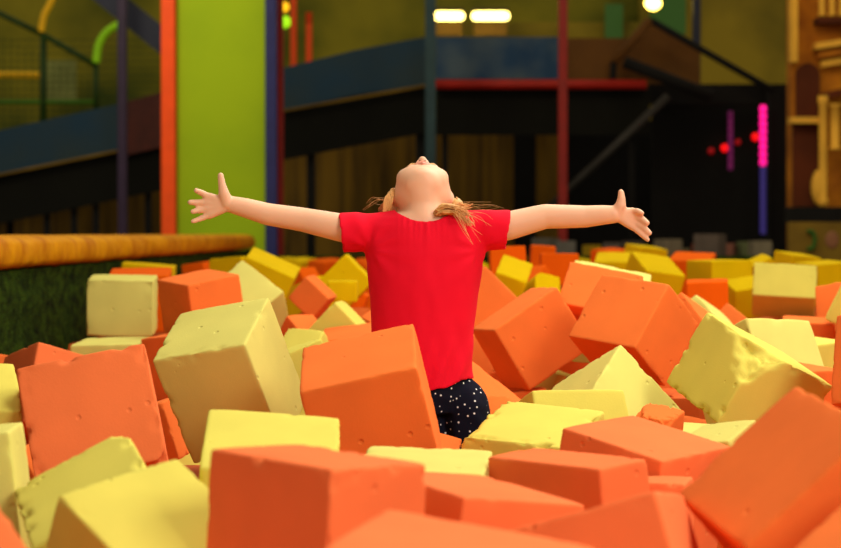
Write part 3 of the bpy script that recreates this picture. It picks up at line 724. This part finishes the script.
# railing above the ramp
rl = empty('railing', (W(60, 110, 23).x, 23, 0), 'dark green railing with sloping handrail above the left ramp', 'railing')
bar('handrail', (-20, 4), (42, 34), 6, 23, M['dark_green_steel'], rl)
bar('handrail', (42, 34), (97, 66), 6, 23, M['dark_green_steel'], rl)
bar('post', (43.5, 34), (43.5, 128), 7, 23, M['dark_green_steel'], rl)
bar('post', (96, 64), (96, 112), 5.5, 23, M['dark_green_steel'], rl)
bar('rail', (-10, 102), (97, 102), 5, 23, M['green_steel'], rl)
nt_ = bmesh.new()
for i in range(22): add_tube(nt_, [W(4 + i * 7, 36 + i * 3.5, 23.2), W(4 + i * 7, 140, 23.2)], .004, 4)
for i in range(14): add_tube(nt_, [W(-5, 40 + i * 7, 23.2), W(160, 40 + i * 7, 23.2)], .004, 4)
tag(from_bm('hanging_net', nt_, M['dark_green_steel']), 'thin dark safety net hanging behind the green railing', 'net')
def part_of(o, parent): return adopt(o, parent)
def curve(name, pts, wpx, d, m, label, cat=None):
    P = [W(x, y, d) for x, y in pts]; out = []
    for i in range(31):
        t = i / 30 * (len(P) - 1); k = min(int(t), len(P) - 2); t -= k
        a, b, c, e = P[max(k - 1, 0)], P[k], P[k + 1], P[min(k + 2, len(P) - 1)]
        out.append(.5 * ((2 * b) + (c - a) * t + (2 * a - 5 * b + 4 * c - e) * t * t + (3 * b - a - 3 * c + e) * t ** 3))
    bm = bmesh.new(); add_tube(bm, out, wpx * d / F / 2, 12)
    return tag(from_bm(name, bm, m, None, True), label, cat)
part_of(curve('curved_top', [(56, -10), (50, 4), (44, 16), (41, 32)], 7, 23, M['yellow_tube'], 'yellow curved top'), rl)
part_of(curve('curved_top', [(120, 24), (108, 31), (99, 44), (96, 63)], 8, 23, M['lime_tube'], 'lime green curved top'), rl)
curve('yellow_bar', [(-10, 75), (20, 75), (42, 75.5)], 7, 25, M['yellow_tube'], 'short yellow horizontal bar behind the railing at the left edge', 'bar')  # plain yellow bar without supports, not part of a railing
bm = bmesh.new(); quad_prism(bm, [(84, -8), (120, -8), (165, 28), (165, 58)], 20.5, .2)
tag(from_bm('beam', bm, M['navy_steel']), 'dark navy sloping beam crossing above the purple post', 'beam')
bm = bmesh.new(); quad_prism(bm, rect(40, 60, 76, 100), 27, .06)
tag(from_bm('wall_board', bm, bmat('pale_board', (150, 156, 84), rough=.8, var=.3, scale=2)), 'pale greenish board on the wall behind the railing', 'board')

# second ramp in the middle
r2 = empty('ramp', (W(355, 237, 22).x, 22, 0), 'dim blue ramp side rising to the teal post with black skirt below', 'ramp')
panel('side_panel', [(283, 68), (355, 50), (430, 36), (430, 84), (355, 95), (283, 110)], 22, .08, M['blue_slide_side'], r2)
panel('skirt', [(283, 110), (355, 95), (430, 84), (430, 132), (355, 146), (283, 160)], 22.1, .05, M['black_cloth'], r2)
bar('trim_strip', (283, 111), (430, 85), 3, 21.95, M['mustard_board'], r2)
for x, w_ in ((311, 9), (421, 11)): bar('post', (x, 125), (x, 250), w_, 22.3, M['near_black'], r2, 0.0)
# platform with blue banner and red beam
pf = empty('platform', (W(545, 237, 22).x, 22, 0), 'raised platform with blue banner, brown panel and red edge beam', 'platform')
panel('banner', rect(436, 37, 558, 79), 22, .06, M['blue_banner'], pf)
panel('side_panel', rect(568, 38, 645, 82), 22.2, .06, M['brown_panel'], pf)
for x in (445, 632): bar('post', (x, 100), (x, 250), 6, 22.3, M['near_black'], pf, 0.0)
bar('edge_beam', (434, 84.5), (646, 84.5), 10, 21.9, M['red_steel'], pf)
panel('skirt', rect(436, 89, 649.5, 135), 22.1, .05, M['black_cloth'], pf)
# warm boards seen behind the banner and their lamps
panel('wall_back', rect(436, 22, 640, 40), 28.6, .1, M['olive_wall'])['kind'] = 'structure'
bmat('light_strip_board', (150, 112, 40), rough=.7, var=.3, scale=2)
for k, (x0, x1, lab) in enumerate(((433, 465, 'glowing strip light right beside the teal post'), (471, 510, 'glowing strip light over the blue banner, second from the teal post'))):
    t = empty('ceiling_light', W((x0 + x1) / 2, 16, 26), lab, 'light')
    d = 26
    bm = bmesh.new(); add_tube(bm, [W(x0 + 5, 16, d), W((x0 + x1) / 2, 16, d), W(x1 - 5, 16, d)], 4.3 * d / F, 16)
    for xx in (x0 + 5, x1 - 5): add_ball(bm, W(xx, 16, d), 4.3 * d / F)
    adopt(from_bm('tube', bm, M['tube_light'], None, True), t)
    bm = bmesh.new(); quad_prism(bm, rect(x0 + 1, 8, x1 - 1, 11), d - .02, .25)
    adopt(from_bm('housing', bm, M['lamp_housing']), t)
    panel('reflector', rect(x0 + 3, 22, x1 - 3, 35), d + .6, .03, M['light_strip_board'], t)
curve('tube_post', [(293.5, -20), (293.5, 20), (293.5, 336)], 6.5, 25, M['orange_steel'], 'taller orange tube standing on the blue ramp by the red post', 'tube')
curve('tube_post', [(309, 24), (309, 40), (309, 336)], 6.5, 25, M['orange_steel'], 'shorter orange tube standing on the blue ramp', 'tube')
for (x, y, r, mk, lab) in ((284, 7, 5, 'gold_glow', 'small golden lamp glowing beside the thin red post'), (285, 22, 6, 'lime_glow', 'lime green lamp glowing beside the thin red post')):
    bm = bmesh.new(); add_ball(bm, W(x, y, 26), (r * 26 / F, .05, r * 26 / F)); add_tube(bm, [W(x, y, 26), W(x, y, 26) + Vector((0, .15, 0))], .03, 8)
    tag(from_bm('hanging_lamp', bm, M[mk], None, True), lab, 'lamp')

# dark board wall behind everything low down
panel('wall_back', rect(282, 120, 560, 330), 24.5, .1, M['brown_boards'])['kind'] = 'structure'
panel('wall_back', rect(560, 120, 800, 330), 24.6, .1, M['near_black'])['kind'] = 'structure'
bm = bmesh.new(); quad_prism(bm, rect(514, 128, 536, 340.5), 24.35, .1)
tag(from_bm('timber_upright', bm, M['near_black']), 'wide dark timber upright on the brown boards above the right-hand arm', 'upright')

# gabled hut on the right
hut = empty('hut', (W(700, 237, 22.5).x, 22.5, 0), 'dark gabled hut with open front right of the red post', 'hut')
bar('roof_beam', (650, 20), (772, 90), 7, 22, M['near_black'], hut)
bar('roof_beam', (650, 20), (614, 62), 9, 22, M['brown_panel'], hut)
bar('roof_beam', (614, 62), (612, 92), 7, 22, M['near_black'], hut)
bar('roof_beam', (624, 62), (712, 96), 12, 21.9, M['near_black'], hut)
panel('gable', [(650, 24), (700, 52), (700, 90), (612, 90), (630, 52)], 22.6, .05, M['brown_panel'], hut)
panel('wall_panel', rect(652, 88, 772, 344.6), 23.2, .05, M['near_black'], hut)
panel('post', rect(770, 84, 791, 350.7), 22, .3, M['near_black'], hut)
panel('lintel', rect(650, 84, 775, 104), 22.3, .2, M['near_black'], hut)
bar('brace', (668, 96), (549, 208), 8, 21.6, M['grey_steel'], hut)
# LED strips and signal lamps
def led(x, y0, y1, wpx, mk, lab, parts=None, d=21.9):
    t = empty('led_strip', W(x, (y0 + y1) / 2, d), lab, 'LED strip')
    if parts:
        for (a, b, mm) in parts:
            bm = bmesh.new(); add_tube(bm, [W(x, a, d), W(x, (a + b) / 2, d), W(x, b, d)], wpx * d / F / 2, 10)
            adopt(from_bm('light_section', bm, M[mm]), t)
    k = int((y1 - y0) / 7)
    bm = bmesh.new()
    for i in range(k): add_ball(bm, W(x, y0 + (i + .5) * (y1 - y0) / k, d - .03), wpx * .62 * d / F, sub=2)
    adopt(from_bm('bulbs', bm, M[mk], None, True), t)
led(763, 105, 166, 6, 'magenta_led', 'bright magenta LED strip fading to violet, on the dark hut post', [(105, 166, 'magenta_base'), (166, 234, 'violet_led')])
led(730.5, 111, 170, 4.5, 'dim_led', 'dim purple LED strip inside the dark hut', [(111, 170, 'dim_led')], 22.6)
for (x, y, r, mk, lab) in ((755.5, 137, 4.2, 'red_led', 'bright red signal lamp touching the magenta LED strip'), (724.5, 148, 4, 'red_led', 'red signal lamp touching the dim purple LED strip'), (711, 151, 3.4, 'dim_red_led', 'faint red signal lamp leftmost inside the dark hut'), (738, 142, 3, 'dim_red_led', 'faint red signal lamp between the two LED strips')):
    bm = bmesh.new(); add_ball(bm, W(x, y, 23.13), (r * .9 * 22.8 / F, .04, r * 22.8 / F)); add_tube(bm, [W(x, y, 23.13), W(x, y, 23.13) + Vector((0, .06, 0))], .03, 8)
    tag(from_bm('signal_lamp', bm, M[mk], None, True), lab, 'lamp')
t = empty('spotlight', W(652, 4, 25), 'bright yellow spotlight above the gable of the dark hut', 'light')
bm = bmesh.new(); add_ball(bm, W(653, 3, 25), (8 * 25 / F, .06, 7 * 25 / F)); adopt(from_bm('lens', bm, M['spot_light'], None, True), t)
bm = bmesh.new(); add_tube(bm, [W(653, 3, 25.02), W(656, -3, 25.25)], [.12, .07], 14); adopt(from_bm('housing', bm, M['lamp_housing']), t)
for k, (x, y, w_, h_) in enumerate(((614, 22, 9, 18), (668, 14, 18, 20))):
    bm = bmesh.new(); quad_prism(bm, rect(x - w_, y - h_, x + w_, y + h_), 28.4, .05)
    tag(from_bm('green_glow_%d' % (k + 1), bm, M['green_haze']), kind='structure')  # glowing panels added to give the green glow high on the wall

# ochre facade at the far right
fc = empty('facade', (W(830, 237, 20).x, 20, 0), 'ornate ochre plaster facade with niches and columns at the right edge', 'facade')
D = 20
panel('wall', rect(792, -60, 930, 360), D + .35, .3, M['ochre'], fc)
panel('pilaster', rect(791, -60, 798, 62), D + .2, .15, M['ochre_light'], fc)
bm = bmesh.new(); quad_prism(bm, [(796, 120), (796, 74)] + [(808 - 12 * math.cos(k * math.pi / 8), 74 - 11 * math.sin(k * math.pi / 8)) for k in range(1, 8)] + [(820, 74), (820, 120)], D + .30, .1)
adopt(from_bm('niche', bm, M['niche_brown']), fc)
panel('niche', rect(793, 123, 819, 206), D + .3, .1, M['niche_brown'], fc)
for k in range(3):
    panel('cornice', [(816 + 3 * k, 43 + 9 * k), (930, 26 + 9 * k), (930, 32 + 9 * k), (816 + 3 * k, 49 + 9 * k)], D + .12 + .05 * k, .25, M['ochre_light'] if k != 1 else M['ochre'], fc)
panel('ledge', rect(818, 17, 930, 23), D + .1, .25, M['niche_brown'], fc)
panel('ledge', [(826, 92), (930, 68), (930, 78), (826, 98)], D + .1, .25, M['niche_brown'], fc)
panel('ledge', rect(791, 117, 822, 123), D + .15, .2, M['ochre_light'], fc)
def column(x, y0, y1, wpx):
    bm = bmesh.new()
    a, b = W(x, y0, D + .12), W(x, y1, D + .12)
    r = wpx * D / F / 2
    add_tube(bm, [a, a.lerp(b, .06), a.lerp(b, .08), a.lerp(b, .5), a.lerp(b, .92), a.lerp(b, .94), b], [r * 1.3, r * 1.3, r, r * 1.05, r, r * 1.3, r * 1.3], 16)
    adopt(from_bm('column', bm, M['ochre_light'], None, True), fc)
column(823, 96, 206, 8); column(835, 104, 150, 9); column(848, 104, 150, 9)
for x in (822, 832, 842): column(x, -22, 16, 6)
bm = bmesh.new(); add_ball(bm, W(819, 187, D + .15), (8 * D / F, .07, 18 * D / F)); adopt(from_bm('medallion', bm, M['ochre_light'], None, True), fc)
panel('base', rect(790, 207, 930, 223), D + .05, .3, M['near_black'], fc)
pb = empty('painted_board', (W(820, 240, 19.6).x, 19.6, 0), 'mustard painted board with a green curved mark below the ochre facade', 'board')
panel('board', rect(789, 222, 930, 365), 19.6, .1, M['mustard_board'], pb)
bm = bmesh.new(); add_tube(bm, [W(810 + 5 * math.cos(a), 240 + 9 * math.sin(a), 19.57) for a in [R(120 - 20 * i) + 0 for i in range(13)]], 2.2 * 19.6 / F, 8)
adopt(from_bm('green_mark', bm, M['mark_green'], None, True), pb)
bm = bmesh.new(); add_ball(bm, W(832, 240, 19.6), (7 * 19.6 / F, .02, 9 * 19.6 / F)); adopt(from_bm('pink_mark', bm, M['mark_pink'], None, True), pb)

# dim soft-play shapes on a low stage behind the pit
bm = bmesh.new(); add_box(bm, (1.7, 19.95, .52), (3.7, 1.8, 1.04)); tag(from_bm('stage', bm, M['near_black']), 'low dark stage behind the far end of the pit, under the hut', 'stage')
SOFT = [(546, 236, 24, (64, 60, 54), 'grey soft cube at the left end of the dim stage, above the right-hand elbow\'s underside'), (566, 238, 22, (70, 66, 62), 'pale grey soft cube right of the elbow on the dim stage'), (592, 233, 16, (116, 92, 4), 'dim yellow soft cube under the right-hand forearm'), (612, 240, 20, (60, 52, 48), 'dark grey soft cube under the right-hand wrist'), (668, 238, 24, (84, 74, 60), 'beige soft cube just right of the outstretched fingers'), (685, 234, 12, (74, 64, 44), 'small tan soft cube on the dim stage below the grey brace'), (702, 233, 18, (90, 44, 32), 'dull red soft cube on the dim stage below the faint red lamps'), (727, 232, 18, (88, 54, 44), 'dusty pink soft cube on the dim stage below the dim purple strip'), (748, 234, 20, (70, 74, 48), 'dull green soft cube on the dim stage left of the magenta strip'), (710, 245, 30, (66, 56, 50), 'wide grey-brown soft cube in front on the dim stage'), (760, 242, 22, (86, 78, 64), 'light taupe soft cube at the foot of the magenta strip'), (634, 244, 22, (50, 42, 38), 'dark brown soft cube low on the dim stage below the palm')]
for k, (x, y, s, c, lab) in enumerate(SOFT):
    d = 19.5 if y > 237 else 20.35
    p = W(x, y, d); sz = s * d / F * .86
    p.z = 1.04 + sz * .5 + .004
    me = foam_mesh((sz, sz, sz), 200 + k, 6, .4)
    o = link('soft_cube', me, mat('soft_cube_%d' % k, [min(255, int(v * 1.45)) for v in c], rough=.9, var=.2)); o.location = p; o.rotation_euler = (0, 0, R((k * 37) % 80 - 40))
    tag(o, lab, 'soft cube', 'dim soft cubes on the stage')

# ------------------------------------------------------------------ light
def area(name, loc, aim, size, e, col):
    l = bpy.data.lights.new(name, 'AREA'); l.shape = 'SQUARE'; l.size = size; l.energy = e; l.color = col
    o = bpy.data.objects.new(name, l); COL.objects.link(o); o.location = loc
    o.rotation_euler = (Vector(aim) - Vector(loc)).to_track_quat('-Z', 'Y').to_euler()
    return o
area('pit_light', (1.8, 5.4, 4.4), (.2, 4.2, .9), 3.0, 200, (1, .95, .83))
area('pit_light', (3.0, .3, 3.7), (.1, 4.0, 1.0), 2.0, 170, (1, .95, .84))
area('pit_light', (-2.0, .0, 3.0), (.0, 4.4, 1.1), 2.2, 20, (1, .92, .80))  # weak fill added from the left to lift the darker faces
area('pit_light', (1.0, 11.0, 5.0), (.8, 10.0, 1.0), 3.5, 120, (1, .88, .62))
area('hall_fill', (-3.2, 15.0, 5.5), (-2.0, 18, 2.4), 2.0, 115, (1, .9, .66))  # unseen fill added to brighten the posts and panels at back left
area('hall_fill', (3.2, 16.5, 5.0), (4.2, 20, 2.4), 1.5, 42, (1, .84, .5))  # unseen warm fill added to brighten the ochre facade
w = bpy.data.worlds.new('hall_ambience'); SC.world = w; w.use_nodes = True
bg = w.node_tree.nodes['Background']; bg.inputs['Color'].default_value = (1, .87, .62, 1); bg.inputs['Strength'].default_value = .38
SC.view_settings.view_transform = 'Standard'
SC.view_settings.look = 'None'
SC.view_settings.exposure = 0
SC.cycles.use_denoising = True
